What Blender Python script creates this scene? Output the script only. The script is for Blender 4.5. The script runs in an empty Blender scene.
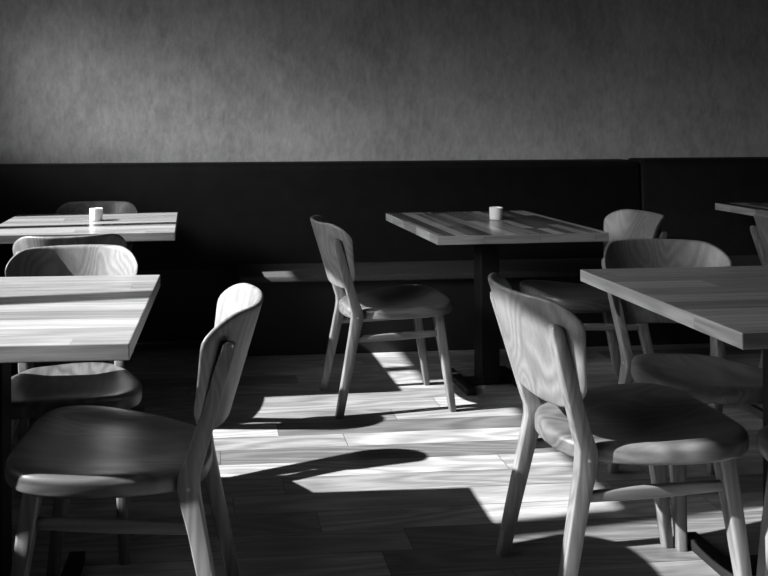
import bpy, bmesh, math, random
from mathutils import Vector, Matrix
random.seed(4)
SC = bpy.context.scene
COL = SC.collection
PI = math.pi

# ------------------------------------------------------------------ helpers
def tag(o, label=None, cat=None, group=None, kind=None):
    if label: o['label'] = label
    if cat: o['category'] = cat
    if group: o['group'] = group
    if kind: o['kind'] = kind
    return o

def build(name, bm, mat, parent=None, smooth=None, label=None):
    bmesh.ops.recalc_face_normals(bm, faces=bm.faces[:])
    me = bpy.data.meshes.new(name)
    if smooth is not None:
        for f in bm.faces: f.smooth = True
        for e in bm.edges:
            if len(e.link_faces) == 2 and e.calc_face_angle(0) > math.radians(smooth):
                e.smooth = False
    bm.to_mesh(me); bm.free()
    o = bpy.data.objects.new(name, me); COL.objects.link(o)
    me.materials.append(mat)
    if parent: o.parent = parent
    if label: o['label'] = label
    return o

def struct(name, bm, mat, smooth=None):
    return tag(build(name, bm, mat, smooth=smooth), kind='structure')

def empty(name, loc, rz=0.0):
    o = bpy.data.objects.new(name, None); COL.objects.link(o)
    o.location = loc; o.rotation_euler = (0, 0, rz); o.empty_display_size = .1
    return o

def copy_tree(o, parent=None):
    c = o.copy(); COL.objects.link(c); c.parent = parent
    for ch in list(o.children): copy_tree(ch, c)
    return c

def box(bm, x0, x1, y0, y1, z0, z1, bev=0.0, seg=2):
    r = bmesh.ops.create_cube(bm, size=1.0)
    vs = r['verts']
    for v in vs:
        v.co = Vector((x0 + (v.co.x + .5) * (x1 - x0), y0 + (v.co.y + .5) * (y1 - y0), z0 + (v.co.z + .5) * (z1 - z0)))
    if bev > 0:
        es = list({e for v in vs for e in v.link_edges})
        bmesh.ops.bevel(bm, geom=es, offset=bev, segments=seg, profile=.5, affect='EDGES')
    return bm

def new_box(*a, **k):
    return box(bmesh.new(), *a, **k)

def rings_to_mesh(bm, rings, cap0=True, cap1=True):
    vr = [[bm.verts.new(p) for p in r] for r in rings]
    n = len(vr[0])
    for a, b in zip(vr[:-1], vr[1:]):
        for i in range(n):
            bm.faces.new((a[i], a[(i + 1) % n], b[(i + 1) % n], b[i]))
    if cap0: bm.faces.new(vr[0][::-1])
    if cap1: bm.faces.new(vr[-1])
    return bm

def rrect(hx, hy, r, seg=3):
    pts = []
    for cx, cy, a0 in ((hx - r, hy - r, 0), (-hx + r, hy - r, 90), (-hx + r, -hy + r, 180), (hx - r, -hy + r, 270)):
        for k in range(seg + 1):
            a = math.radians(a0 + 90 * k / seg)
            pts.append((cx + r * math.cos(a), cy + r * math.sin(a)))
    return pts

def sweep(keys, bm=None, rf=.35):
    """keys: (x, y, z, half x, half y) along a mostly vertical member."""
    bm = bm or bmesh.new()
    rings = []
    for x, y, z, hx, hy in keys:
        rings.append([(x + a, y + b, z) for a, b in rrect(hx, hy, min(hx, hy) * rf)])
    return rings_to_mesh(bm, rings)

def spline(pts, n):
    out = []
    for i in range(len(pts) - 1):
        p0 = pts[max(i - 1, 0)]; p1 = pts[i]; p2 = pts[i + 1]; p3 = pts[min(i + 2, len(pts) - 1)]
        for k in range(n):
            t = k / n
            out.append(tuple(.5 * (2 * b + (c - a) * t + (2 * a - 5 * b + 4 * c - d) * t * t + (3 * b - a - 3 * c + d) * t ** 3)
                             for a, b, c, d in zip(p0, p1, p2, p3)))
    out.append(tuple(pts[-1]))
    return out

# ------------------------------------------------------------------ materials
class NT:
    def __init__(s, name):
        s.m = bpy.data.materials.new(name); s.m.use_nodes = True
        s.t = s.m.node_tree; s.b = s.t.nodes['Principled BSDF']
    def n(s, kind, **kw):
        nd = s.t.nodes.new(kind)
        for k, v in kw.items(): setattr(nd, k, v)
        return nd
    def link(s, a, b): s.t.links.new(a, b)
    def math(s, op, a, b=None, c=None, clamp=False):
        nd = s.n('ShaderNodeMath', operation=op); nd.use_clamp = clamp
        for i, v in enumerate((a, b, c)):
            if v is None: continue
            if isinstance(v, (int, float)): nd.inputs[i].default_value = v
            else: s.link(v, nd.inputs[i])
        return nd.outputs[0]
    def vec(s, x, y, z):
        nd = s.n('ShaderNodeCombineXYZ')
        for i, v in enumerate((x, y, z)):
            if isinstance(v, (int, float)): nd.inputs[i].default_value = v
            else: s.link(v, nd.inputs[i])
        return nd.outputs[0]
    def noise(s, v, scale, detail=2.0, rough=.5, dist=0.0):
        nd = s.n('ShaderNodeTexNoise')
        nd.inputs['Scale'].default_value = scale; nd.inputs['Detail'].default_value = detail
        nd.inputs['Roughness'].default_value = rough; nd.inputs['Distortion'].default_value = dist
        s.link(v, nd.inputs['Vector']); return nd.outputs['Fac']
    def white(s, v):
        nd = s.n('ShaderNodeTexWhiteNoise', noise_dimensions='3D'); s.link(v, nd.inputs['Vector']); return nd
    def grey(s, val, socket='Base Color'):
        s.link(val, s.b.inputs[socket])
    def bump(s, h, strength, dist=.01):
        nd = s.n('ShaderNodeBump'); nd.inputs['Strength'].default_value = strength; nd.inputs['Distance'].default_value = dist
        s.link(h, nd.inputs['Height']); s.link(nd.outputs[0], s.b.inputs['Normal'])
    def rough(s, r, spec=.5):
        s.b.inputs['Roughness'].default_value = r; s.b.inputs['Specular IOR Level'].default_value = spec

def grain(k, px, py, pz, ring, fine, la=1.0, lb=9.0):
    """figure of plain-sawn timber: contour lines of a stretched noise, plus fine pores. px runs along the grain."""
    v = k.vec(k.math('MULTIPLY', px, la), k.math('MULTIPLY', py, lb), k.math('MULTIPLY', pz, lb))
    f = k.noise(v, 1.0, 1.5, .45, .3)
    r = k.math('SINE', k.math('MULTIPLY', f, ring))
    r = k.math('MULTIPLY_ADD', r, .5, .5)
    v2 = k.vec(k.math('MULTIPLY', px, 6.0), k.math('MULTIPLY', py, fine), k.math('MULTIPLY', pz, fine))
    p = k.noise(v2, 1.0, 3.0, .65)
    return r, p

def sep(k, v):
    nd = k.n('ShaderNodeSeparateXYZ'); k.link(v, nd.inputs[0]); return nd.outputs

def plank_mat(name, row, length, along, lo, hi, rough, ring=34, la=.9, lb=7.0, ringamt=.22, poreamt=.5, seam=.0015, seamdark=.35, spec=.5, shift=0.0, bump=.25):
    k = NT(name)
    co = k.n('ShaderNodeTexCoord').outputs['Object']
    x, y, z = sep(k, co)
    a, b = (x, y) if along == 'x' else (y, x)
    b = k.math('ADD', b, 20.0 + shift); a = k.math('ADD', a, 40.0)
    rowf = k.math('DIVIDE', b, row); ri = k.math('FLOOR', rowf); rfr = k.math('FRACT', rowf)
    rr = k.white(k.vec(ri, 3.3, 7.1)).outputs['Value']
    colf = k.math('ADD', k.math('DIVIDE', a, length), k.math('MULTIPLY', rr, 7.0))
    ci = k.math('FLOOR', colf); cfr = k.math('FRACT', colf)
    w = k.white(k.vec(ri, ci, 1.7))
    t = w.outputs['Value']; wr, wg, wb = sep(k, w.outputs['Color'])
    r, p = grain(k, k.math('ADD', a, k.math('MULTIPLY', wr, 31.0)), k.math('ADD', b, k.math('MULTIPLY', wg, 17.0)), z, ring, 130.0, la, lb)
    base = k.math('MULTIPLY_ADD', t, hi - lo, lo)
    m1 = k.math('MULTIPLY_ADD', r, ringamt, 1.0 - ringamt)
    m2 = k.math('MULTIPLY_ADD', p, poreamt * 2, 1.0 - poreamt)
    col = k.math('MULTIPLY', k.math('MULTIPLY', base, m1), m2)
    # joints between boards
    e1 = k.math('MINIMUM', rfr, k.math('SUBTRACT', 1.0, rfr)); e1 = k.math('MULTIPLY', e1, row)
    e2 = k.math('MINIMUM', cfr, k.math('SUBTRACT', 1.0, cfr)); e2 = k.math('MULTIPLY', e2, length)
    j = k.math('GREATER_THAN', k.math('MINIMUM', e1, e2), seam)
    col = k.math('MULTIPLY', col, k.math('MULTIPLY_ADD', j, 1 - seamdark, seamdark))
    k.grey(col); k.rough(rough, spec)
    k.bump(k.math('ADD', k.math('MULTIPLY', p, .6), j), bump, .002)
    return k.m

def wood_mat(name, lo, hi, rough, axis='z', ring=26, la=2.2, lb=11.0, ringamt=.35, spec=.5):
    k = NT(name)
    co = k.n('ShaderNodeTexCoord').outputs['Object']
    rnd = k.n('ShaderNodeObjectInfo').outputs['Random']
    x, y, z = sep(k, co)
    a, b, c = {'x': (x, y, z), 'y': (y, x, z), 'z': (z, x, y)}[axis]
    a = k.math('ADD', a, k.math('MULTIPLY', rnd, 23.0)); b = k.math('ADD', b, k.math('MULTIPLY', rnd, 57.0))
    r, p = grain(k, a, b, c, ring, 150.0, la, lb)
    big = k.noise(k.vec(k.math('MULTIPLY', a, 1.5), k.math('MULTIPLY', b, 5.0), k.math('MULTIPLY', c, 5.0)), 1.0, 2.0)
    base = k.math('MULTIPLY_ADD', big, hi - lo, lo)
    col = k.math('MULTIPLY', base, k.math('MULTIPLY_ADD', r, ringamt, 1 - ringamt))
    col = k.math('MULTIPLY', col, k.math('MULTIPLY_ADD', p, .7, .65))
    k.grey(col); k.rough(rough, spec); k.bump(p, .12, .002)
    return k.m

def plain_mat(name, val, rough, var=.2, scale=20.0, spec=.5, bump=0.0, metal=0.0):
    k = NT(name)
    co = k.n('ShaderNodeTexCoord').outputs['Object']
    n = k.noise(co, scale, 4.0, .6)
    k.grey(k.math('MULTIPLY', k.math('MULTIPLY_ADD', n, 2 * var, 1 - var), val)); k.rough(rough, spec)
    k.b.inputs['Metallic'].default_value = metal
    if bump: k.bump(n, bump, .003)
    return k.m

def plaster_mat(name, val):
    k = NT(name)
    co = k.n('ShaderNodeTexCoord').outputs['Object']
    n1 = k.noise(co, 1.3, 5.0, .62, .6)
    x, y, z = sep(k, co)
    n2 = k.noise(k.vec(k.math('MULTIPLY', x, 2.0), y, z), 9.0, 6.0, .68, .4)
    n3 = k.noise(k.vec(x, y, k.math('MULTIPLY', z, .45)), 55.0, 4.0, .7)
    f = k.math('ADD', k.math('MULTIPLY_ADD', n1, .7, .2), k.math('MULTIPLY_ADD', n2, .65, -.325))
    f = k.math('ADD', f, k.math('MULTIPLY_ADD', n3, .5, -.02))
    k.grey(k.math('MULTIPLY', f, val)); k.rough(.85, .2); k.bump(n2, .15, .004)
    return k.m

M = {
 'floor': plank_mat('oak floor boards', .118, 1.25, 'x', .10, .35, .40, ring=75, la=.8, lb=5.0, ringamt=.36, poreamt=.7, seam=.0014, seamdark=.3, bump=.2, shift=.03),
 'top_x': plank_mat('butcher block boards', .082, 2.2, 'x', .18, .34, .24, ring=40, la=.8, lb=10.0, ringamt=.2, poreamt=.5, seam=.0007, seamdark=.7, bump=.1),
 'top_y': plank_mat('butcher block staves', .052, .46, 'y', .04, .52, .22, ring=30, la=1.2, lb=8.0, ringamt=.16, poreamt=.4, seam=.0006, seamdark=.75, bump=.1),
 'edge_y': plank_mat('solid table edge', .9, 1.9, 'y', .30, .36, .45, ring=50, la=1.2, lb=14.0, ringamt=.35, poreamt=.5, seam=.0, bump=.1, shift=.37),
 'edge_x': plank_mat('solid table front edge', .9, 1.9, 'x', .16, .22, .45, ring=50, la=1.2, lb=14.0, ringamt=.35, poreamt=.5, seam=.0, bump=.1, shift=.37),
 'stave_edge_y': plank_mat('stave ends along edge', .9, .19, 'y', .18, .50, .45, ring=30, la=1.2, lb=14.0, ringamt=.25, poreamt=.5, seam=.0006, bump=.1, shift=.37),
 'stave_edge_x': plank_mat('stave ends across edge', .9, .24, 'x', .06, .40, .45, ring=30, la=1.2, lb=14.0, ringamt=.25, poreamt=.5, seam=.0006, bump=.1, shift=.37),
 'leg': wood_mat('oak chair frame', .06, .24, .42, 'z', ring=40, la=1.5, lb=22.0, ringamt=.35),
 'rail': wood_mat('oak chair rail', .07, .22, .45, 'y', ring=40, la=1.5, lb=22.0, ringamt=.35),
 'seat': wood_mat('oak chair seat', .03, .17, .36, 'y', ring=50, la=2.2, lb=9.0, ringamt=.4),
 'back': wood_mat('oak plywood back', .08, .24, .42, 'z', ring=120, la=1.9, lb=5.5, ringamt=.3),
 'plaster': plaster_mat('mottled plaster', .82),
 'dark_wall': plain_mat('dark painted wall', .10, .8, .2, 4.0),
 'hide': plain_mat('black upholstery', .011, .75, .6, 9.0, .2, .2),
 'hide_seat': plain_mat('dark seat fabric', .05, .8, .3, 60.0, .2, .2),
 'plinth': plain_mat('black plinth paint', .008, .7, .2, 8.0),
 'steel': plain_mat('black powder coated steel', .008, .7, .2, 30.0, .15, 0),
 'ceramic': plain_mat('white glazed ceramic', .78, .35, .04, 6.0),
 'screw': plain_mat('dull steel screw', .35, .4, .1, 40.0, .5, 0, .8),
 'blind': plain_mat('dark added blind cloth', .06, .9, .1, 50.0),
 'frame': plain_mat('dark window frame paint', .05, .5, .1, 20.0),
}

# ------------------------------------------------------------------ camera
F, PX, PY, PSI, ROLL = 776.505, 272.850, 121.753, .0809, -.0037
cam_d = bpy.data.cameras.new('camera'); cam = bpy.data.objects.new('camera', cam_d); COL.objects.link(cam)
cam_d.sensor_fit = 'HORIZONTAL'; cam_d.sensor_width = 36.0; cam_d.lens = F / 768 * 36.0
cam_d.shift_x = (384 - PX) / 768; cam_d.shift_y = -(288 - PY) / 768
cam_d.clip_start = .02
cam.matrix_world = Matrix.Translation((0, 0, 1.21)) @ Matrix.Rotation(-PSI, 4, 'Z') @ Matrix.Rotation(PI / 2, 4, 'X') @ Matrix.Rotation(ROLL, 4, 'Z')
SC.camera = cam

# ------------------------------------------------------------------ room shell
XL, XR, YB, YF, ZC = -2.0, 6.5, 4.50, -3.0, 3.3
SUN_EL, SUN_AZ = math.radians(36.3), math.radians(6.5)
SUN_E, SKY_BASE = 20.0, .06
# bright sky lobes added to light the wall and left-facing sides: azimuth, elevation, strength, sharpness
SKY_LOBES = [(31, 22.5, 36.0, 75.0), (-9, 13, 24.0, 22.0)]
struct('floor', new_box(XL - .25, XR + .1, YF - .1, YB + .1, -.1, 0), M['floor'])
struct('wall_back', new_box(XL - .25, XR + .1, YB, YB + .12, 0, ZC), M['plaster'])
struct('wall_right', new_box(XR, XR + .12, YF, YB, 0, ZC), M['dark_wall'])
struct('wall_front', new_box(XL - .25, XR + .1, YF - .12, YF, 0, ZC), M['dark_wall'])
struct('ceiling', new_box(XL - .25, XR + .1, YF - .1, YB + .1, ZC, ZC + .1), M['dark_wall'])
# left wall with one long window opening
WY0, WY1, WZ0, WZ1 = .15, 3.86, 1.44, 2.93
bm = bmesh.new()
box(bm, XL - .2, XL, YF, YB, 0, WZ0); box(bm, XL - .2, XL, YF, YB, WZ1, ZC)
box(bm, XL - .2, XL, YF, WY0, WZ0, WZ1); box(bm, XL - .2, XL, WY1, YB, WZ0, WZ1)
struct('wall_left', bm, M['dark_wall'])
MULL = [(.45, .045), (1.90, .045), (3.39, .035)]
bm = bmesh.new()
box(bm, XL - .12, XL - .06, WY0, WY1, WZ0, WZ0 + .05); box(bm, XL - .12, XL - .06, WY0, WY1, WZ1 - .05, WZ1)
box(bm, XL - .12, XL - .06, WY0, WY0 + .05, WZ0, WZ1); box(bm, XL - .12, XL - .06, WY1 - .05, WY1, WZ0, WZ1)
for y, h in MULL: box(bm, XL - .12, XL - .06, y - h, y + h, WZ0, WZ1)
struct('window_1', bm, M['frame'])
for i, (y0, y1, zb) in enumerate(((1.95, 3.18, 2.47), (3.20, 3.81, 2.26))):  # unseen blinds, added to trim the sun patches on floor and bench
    t = empty('added_blind', (XL - .04, (y0 + y1) / 2, zb))
    tag(t, ('wide' if i == 0 else 'narrow') + ' dark blind added out of view to trim sun through the left window', 'blind', 'blinds added to trim sun at the side window')
    w = (y1 - y0) / 2
    build('cloth', new_box(-.004, .004, -w, w, 0, WZ1 - zb), M['blind'], t)
    build('bottom_bar', new_box(-.012, .012, -w, w, -.02, .005, .004), M['frame'], t)

# ------------------------------------------------------------------ banquette
YS0, YBK = 3.955, 4.30
def banquette(x0, x1, top, label, seat_x0=None):
    t = empty('banquette', ((x0 + x1) / 2, 4.2, 0))
    tag(t, label, 'banquette', 'banquette sections along the back wall')
    w = (x1 - x0) / 2 - .002
    # backrest: padded, leaning slightly, rounded top corners
    n = 10; prof = [(.10, .40), (.105, .47)]
    bm = bmesh.new()
    r = .035
    outl = []
    for px, pz in ((-w, .40), (w, .40)): outl.append((px, pz))
    for k in range(7):
        a = math.radians(90 * k / 6); outl.append((w - r + r * math.cos(a), top - r + r * math.sin(a)))
    for k in range(7):
        a = math.radians(90 + 90 * k / 6); outl.append((-w + r + r * math.cos(a), top - r + r * math.sin(a)))
    def lean(z): return .10 + (z - .40) * .06
    rings = []
    for dy, ins in ((.17, 0), (.02, 0), (.006, .004), (0, .014)):
        ring = []
        for px, pz in outl:
            qx = px * (1 - ins / w); qz = .40 + (pz - .40) * (1 - ins / (top - .40))
            yy = lean(pz) + dy if dy < .1 else .298
            ring.append((qx, yy, qz))
        rings.append(ring)
    rings_to_mesh(bm, rings)
    build('backrest', bm, M['hide'], t, 50)
    sx = -w if seat_x0 is None else seat_x0 - (x0 + x1) / 2
    build('seat', new_box(sx, w, YS0 - 4.2, .13, .385, .42, .008, 3), M['hide_seat'], t, 40)
    bm = new_box(sx + .04 * (seat_x0 is not None), w, YS0 - 4.2 + .05, .11, 0, .385)
    box(bm, -w, w, .11, .297, 0, .40)
    build('base', bm, M['plinth'], t)
    return t
SEAM = 2.50
banquette(XL + .01, SEAM, .978, 'long black upholstered banquette along the back wall, left of the seam', .15)
banquette(SEAM, XR - .01, .984, 'black upholstered banquette section right of the seam, behind the far right table')

# ------------------------------------------------------------------ chair
def seat_bm():
    half = spline([(0, .222), (.09, .220), (.160, .206), (.203, .162), (.217, .09), (.206, 0), (.180, -.09), (.147, -.160), (.122, -.194), (.070, -.222), (0, -.230)], 5)
    out = half + [(-x, y) for x, y in half[-2:0:-1]]
    def zt(y): return .458 + (y - .2) * .075
    def ring(s, dz, inset=0.0):
        r = []
        for x, y in out:
            d = math.hypot(x, y); q = s * (d - inset) / d
            X, Y = x * q, y * q * 1.015 + .030
            r.append((X, Y, zt(Y) + dz))
        return r
    rings = []
    T = .046
    rings.append(ring(.5, -T)); rings.append(ring(1, -T, .012))
    for a in (30, 60, 90): rings.append(ring(1, -T + .009 * (1 - math.cos(math.radians(a))), .009 * (1 - math.sin(math.radians(a)))))
    for a in (0, 18, 36, 54, 72, 90):
        ra = math.radians(a); rings.append(ring(1, -.015 + .015 * math.sin(ra), .018 * (1 - math.cos(ra))))
    for s in (.86, .78, .68, .55, .40, .25, .10):
        e = min(1, (.92 - s) / .45); e = e * e * (3 - 2 * e)
        rings.append(ring(s, -.013 * e))
    return rings_to_mesh(bmesh.new(), rings)

DB = .112
def stile_y(z): return -.164 - .300 * (z - .41)
def stile_x(z): return .147 + .035 * (z - .41) / .325
def back_bm():
    z0, z1, hw, rt, rb = .516, .792, .213, .070, .072
    pts = []
    for cx, cz, r, a0 in ((hw - rt, z1 - rt, rt, 0), (-hw + rt, z1 - rt, rt, 90), (-hw + rb, z0 + rb, rb, 180), (hw - rb, z0 + rb, rb, 270)):
        for i in range(9):
            a = math.radians(a0 + 90 * i / 8); pts.append((cx + r * math.cos(a), cz + r * math.sin(a)))
    # fill the long straight runs so the curve stays smooth
    full = []
    for i, p in enumerate(pts):
        q = pts[(i + 1) % len(pts)]; full.append(p)
        d = math.hypot(q[0] - p[0], q[1] - p[1]); m = int(d / .022)
        for k in range(1, m): full.append((p[0] + (q[0] - p[0]) * k / m, p[1] + (q[1] - p[1]) * k / m))
    cz = (z0 + z1) / 2
    def surf(l, z): return stile_y(z) + .0165 + DB * (abs(l / .22) ** 2.5 - .53)
    def ring(s, off, ins=0.0):
        r = []
        for l, z in full:
            d = math.hypot(l, z - cz); q = s * (d - ins) / d
            L, Z = l * q, cz + (z - cz) * q
            L *= 1.0 - .17 * max(0.0, min(1.0, (.74 - Z) / .21))
            r.append((L, surf(L, Z) + off, Z))
        return r
    H = .0085
    rings = []
    S = (.08, .2, .35, .5, .65, .8, .9)
    for s in S: rings.append(ring(s, H))
    for a in (90, 60, 30, 0, -30, -60, -90):
        ra = math.radians(a); rings.append(ring(1, H * math.sin(ra), H * (1 - math.cos(ra))))
    for s in S[::-1]: rings.append(ring(s, -H))
    return rings_to_mesh(bmesh.new(), rings)

def rear_leg_bm(s):
    def st(z, hx, hy, dy=0.0): return (stile_x(z) * s, stile_y(z) + dy, z, hx, hy)
    keys = [(.168 * s, -.247, 0, .0125, .0145), (.168 * s, -.246, .004, .0140, .016), (.162 * s, -.219, .14, .0145, .018), (.152 * s, -.186, .30, .0145, .021),
            (.148 * s, -.170, .37, .0150, .0240), (.146 * s, -.165, .40, .0155, .0250), st(.425, .0155, .0238, .002), st(.46, .0143, .0218),
            st(.60, .0155, .0185), st(.712, .0155, .0160), st(.728, .0122, .0130, .001), st(.733, .008, .007, .002)]
    return sweep(keys, rf=.32)

def front_leg_bm(s):
    keys = [(.165 * s, .237, 0, .0125, .0125), (.165 * s, .236, .004, .014, .014), (.160 * s, .206, .22, .0185, .0185), (.154 * s, .178, .40, .021, .021), (.154 * s, .177, .415, .021, .021)]
    return sweep(keys, rf=.42)

def rail_bm(s):
    bm = bmesh.new(); rings = []
    for t in (0, .08, .25, .5, .75, .92, 1):
        y = -.186 + .377 * t; z = .312 + .014 * t; x = (.153 + (.157 - .153) * t) * s
        h = .0115 + .004 * math.sin(PI * t)
        rings.append([(x + a, y, z + b) for a, b in rrect(.008, h, .005)])
    return rings_to_mesh(bm, rings)

def disc_bm(x, y, z, r, sgn):
    bm = bmesh.new()
    rings = [[(x + sgn * dx, y + q * math.cos(2 * PI * i / 12), z + q * math.sin(2 * PI * i / 12)) for i in range(12)] for dx, q in ((-.002, r), (.0006, r), (.0012, r * .6))]
    return rings_to_mesh(bm, rings)

def make_chair():
    t = empty('dining_chair', (0, 0, 0))
    build('seat', seat_bm(), M['seat'], t, 60)
    b = build('backrest', back_bm(), M['back'], t, 60)
    for s in (-1, 1):
        l = build('leg', rear_leg_bm(s), M['leg'], t, 50)
        build('screw', disc_bm((.146 + .0155) * s, -.165, .402, .0045, s), M['screw'], l, 40)
        build('leg', front_leg_bm(s), M['leg'], t, 50)
        build('stretcher', rail_bm(s), M['rail'], t, 50)
    return t

# x, y, facing direction in degrees (0 = +X), label
CHAIRS = [
 (.760, 3.322, 3, 'wooden chair standing alone in the centre sunlight, side-on, facing the middle table'),
 (-.200, 1.893, 174.5, 'large wooden chair in the left foreground, its curved back turned to the right'),
 (1.058, 1.942, 1, 'large wooden chair in the right foreground with swirling grain on its back, seen from behind'),
 (1.513, 2.305, -97, 'wooden chair behind the right foreground table, facing the camera over the tabletop'),
 (-.428, 2.380, -84, 'wooden chair behind the left foreground table, its sunlit back rising just above the tabletop'),
 (-.562, 3.225, 98, 'wooden chair before the far left table, turned away, its top edge dipping in the middle'),
 (-.585, 3.870, -90, 'wooden chair behind the far left table, only its top edge showing behind the cup'),
 (1.685, 3.380, 180, 'wooden chair in shade at the right side of the middle table, facing left'),
 (2.700, 3.130, 0, 'wooden chair cut by the right picture edge, seen from behind at the far right table'),
 (-1.080, 1.960, 2, 'wooden chair on the window side of the left foreground table, out past the picture edge'),
 (1.512, 1.570, 90, 'wooden chair in the lower right corner, almost wholly cut off, one dark leg showing'),
]
proto = make_chair()
for i, (x, y, deg, lab) in enumerate(CHAIRS):
    c = proto if i == 0 else copy_tree(proto)
    c.location = (x, y, 0); c.rotation_euler = (0, 0, math.radians(deg - 90))
    tag(c, lab, 'chair', 'wooden dining chairs')

# ------------------------------------------------------------------ tables
HT, TH = .745, .037
def table(x, y, rot, w, d, mat, label, bx=.192, by=.15, dy=0.0):
    t = empty('dining_table', (x, y, 0), rot)
    tag(t, label, 'table', 'wooden pedestal tables')
    tp = build('tabletop', new_box(-w / 2, w / 2, -d / 2, d / 2, HT - TH, HT, .0025, 2), mat, t)
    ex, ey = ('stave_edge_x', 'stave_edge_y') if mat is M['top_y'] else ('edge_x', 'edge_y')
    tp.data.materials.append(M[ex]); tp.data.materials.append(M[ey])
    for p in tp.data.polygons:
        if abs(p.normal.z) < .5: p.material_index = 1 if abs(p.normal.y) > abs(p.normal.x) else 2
    build('support_plate', new_box(-.20, .20, dy - .20, dy + .20, HT - TH - .006, HT - TH), M['steel'], t)
    build('column', new_box(-.045, .045, dy - .045, dy + .045, .012, HT - TH - .006, .006, 2), M['steel'], t)
    bm = new_box(-bx + .02, bx - .02, dy - .024, dy + .024, 0, .028, .003)
    for sx in (-1, 1): box(bm, bx * sx - .022, bx * sx + .022, dy - by, dy + by, 0, .030, .004)
    build('base', bm, M['steel'], t, 30)
    return t
L, S = .8044, .7361
table(1.2701, 3.4919, .0367, S, L, M['top_y'], 'shaded butcher-block table in the middle distance with a white cup near its back edge', .13)
table(1.5563, 1.9769, .0064, L, S, M['top_x'], 'shaded butcher-block table in the right foreground, cut off by the picture edge', .19, .15)
table(-.5635, 2.0312, -.0241, L, S, M['top_x'], 'bright sunlit butcher-block table in the left foreground')
table(-.5599, 3.6661, .0247, L, S, M['top_x'], 'sunlit butcher-block table far left by the banquette, with a white cup on it', .078, .10, -.10)
table(3.195, 3.745, .01, S, L, M['top_y'], 'dim butcher-block table at the far right, only one corner in view')

# ------------------------------------------------------------------ cups
def cup_bm():
    bm = bmesh.new(); prof = [(.010, .0), (.0270, .0), (.0292, .0015), (.0300, .004), (.0308, .054), (.0310, .0565), (.0302, .058), (.0290, .0572), (.0282, .054), (.0272, .008), (.010, .006)]
    return rings_to_mesh(bm, [[(r * math.cos(2 * PI * i / 40), r * math.sin(2 * PI * i / 40), z) for i in range(40)] for r, z in prof])
CUPS = [(1.344, 3.565, 'small white cup on the middle table, near the back edge'), (-.539, 3.735, 'small white cup in full sun on the far left table'), (-.675, 2.115, 'small white cup on the left foreground table, out past the picture edge')]
for i, (x, y, lab) in enumerate(CUPS):
    if i == 0: c0 = c = build('cup', cup_bm(), M['ceramic'], None, 40)
    else: c = c0.copy(); COL.objects.link(c)
    c.location = (x, y, HT + .0003); tag(c, lab, 'cup', 'white cups on the tables')

# ------------------------------------------------------------------ light
sd = bpy.data.lights.new('sun', 'SUN'); sun = bpy.data.objects.new('sun', sd); COL.objects.link(sun)
d = Vector((math.cos(SUN_EL) * math.cos(SUN_AZ), math.cos(SUN_EL) * math.sin(SUN_AZ), -math.sin(SUN_EL)))
sun.rotation_euler = d.to_track_quat('-Z', 'Y').to_euler(); sun.location = (-6, 0, 4)
sd.energy = SUN_E; sd.angle = math.radians(.6)
w = bpy.data.worlds.new('world'); SC.world = w; w.use_nodes = True
# sky: an even veil plus two bright lobes added for the indoor light
wt = w.node_tree; bg = wt.nodes['Background']
def wn(kind, op=None, *ins):
    nd = wt.nodes.new(kind)
    if op: nd.operation = op
    for i, v in enumerate(ins):
        if isinstance(v, bpy.types.NodeSocket): wt.links.new(v, nd.inputs[i])
        else: nd.inputs[i].default_value = v
    return nd
tc = wt.nodes.new('ShaderNodeTexCoord')
sky = SKY_BASE
for az, el, en, sh in SKY_LOBES:
    az, el = math.radians(az), math.radians(el)
    v = (-math.cos(el) * math.cos(az), -math.cos(el) * math.sin(az), math.sin(el))
    dp = wn('ShaderNodeVectorMath', 'DOT_PRODUCT', tc.outputs['Generated'], v).outputs['Value']
    dp = wn('ShaderNodeMath', 'MAXIMUM', dp, 0.0).outputs[0]
    dp = wn('ShaderNodeMath', 'POWER', dp, sh).outputs[0]
    sky = wn('ShaderNodeMath', 'MULTIPLY_ADD', dp, en, sky).outputs[0]
wt.links.new(sky, bg.inputs['Strength']); bg.inputs['Color'].default_value = (1, 1, 1, 1)
pd = bpy.data.lights.new('window_portal', 'AREA'); po = bpy.data.objects.new('window_portal', pd); COL.objects.link(po)
pd.shape = 'RECTANGLE'; pd.size = WZ1 - WZ0; pd.size_y = WY1 - WY0
po.location = (XL - .15, (WY0 + WY1) / 2, (WZ0 + WZ1) / 2); po.rotation_euler = (0, -PI / 2, 0)
pd.cycles.is_portal = True

vs = SC.view_settings
SC.display_settings.display_device = 'sRGB'
vs.view_transform = 'Standard'; vs.look = 'None'; vs.gamma = 1.0; vs.use_curve_mapping = False
vs.exposure = 0.0
SC.cycles.use_denoising = True
SC.cycles.max_bounces = 8; SC.cycles.diffuse_bounces = 4; SC.cycles.caustics_reflective = False; SC.cycles.caustics_refractive = False
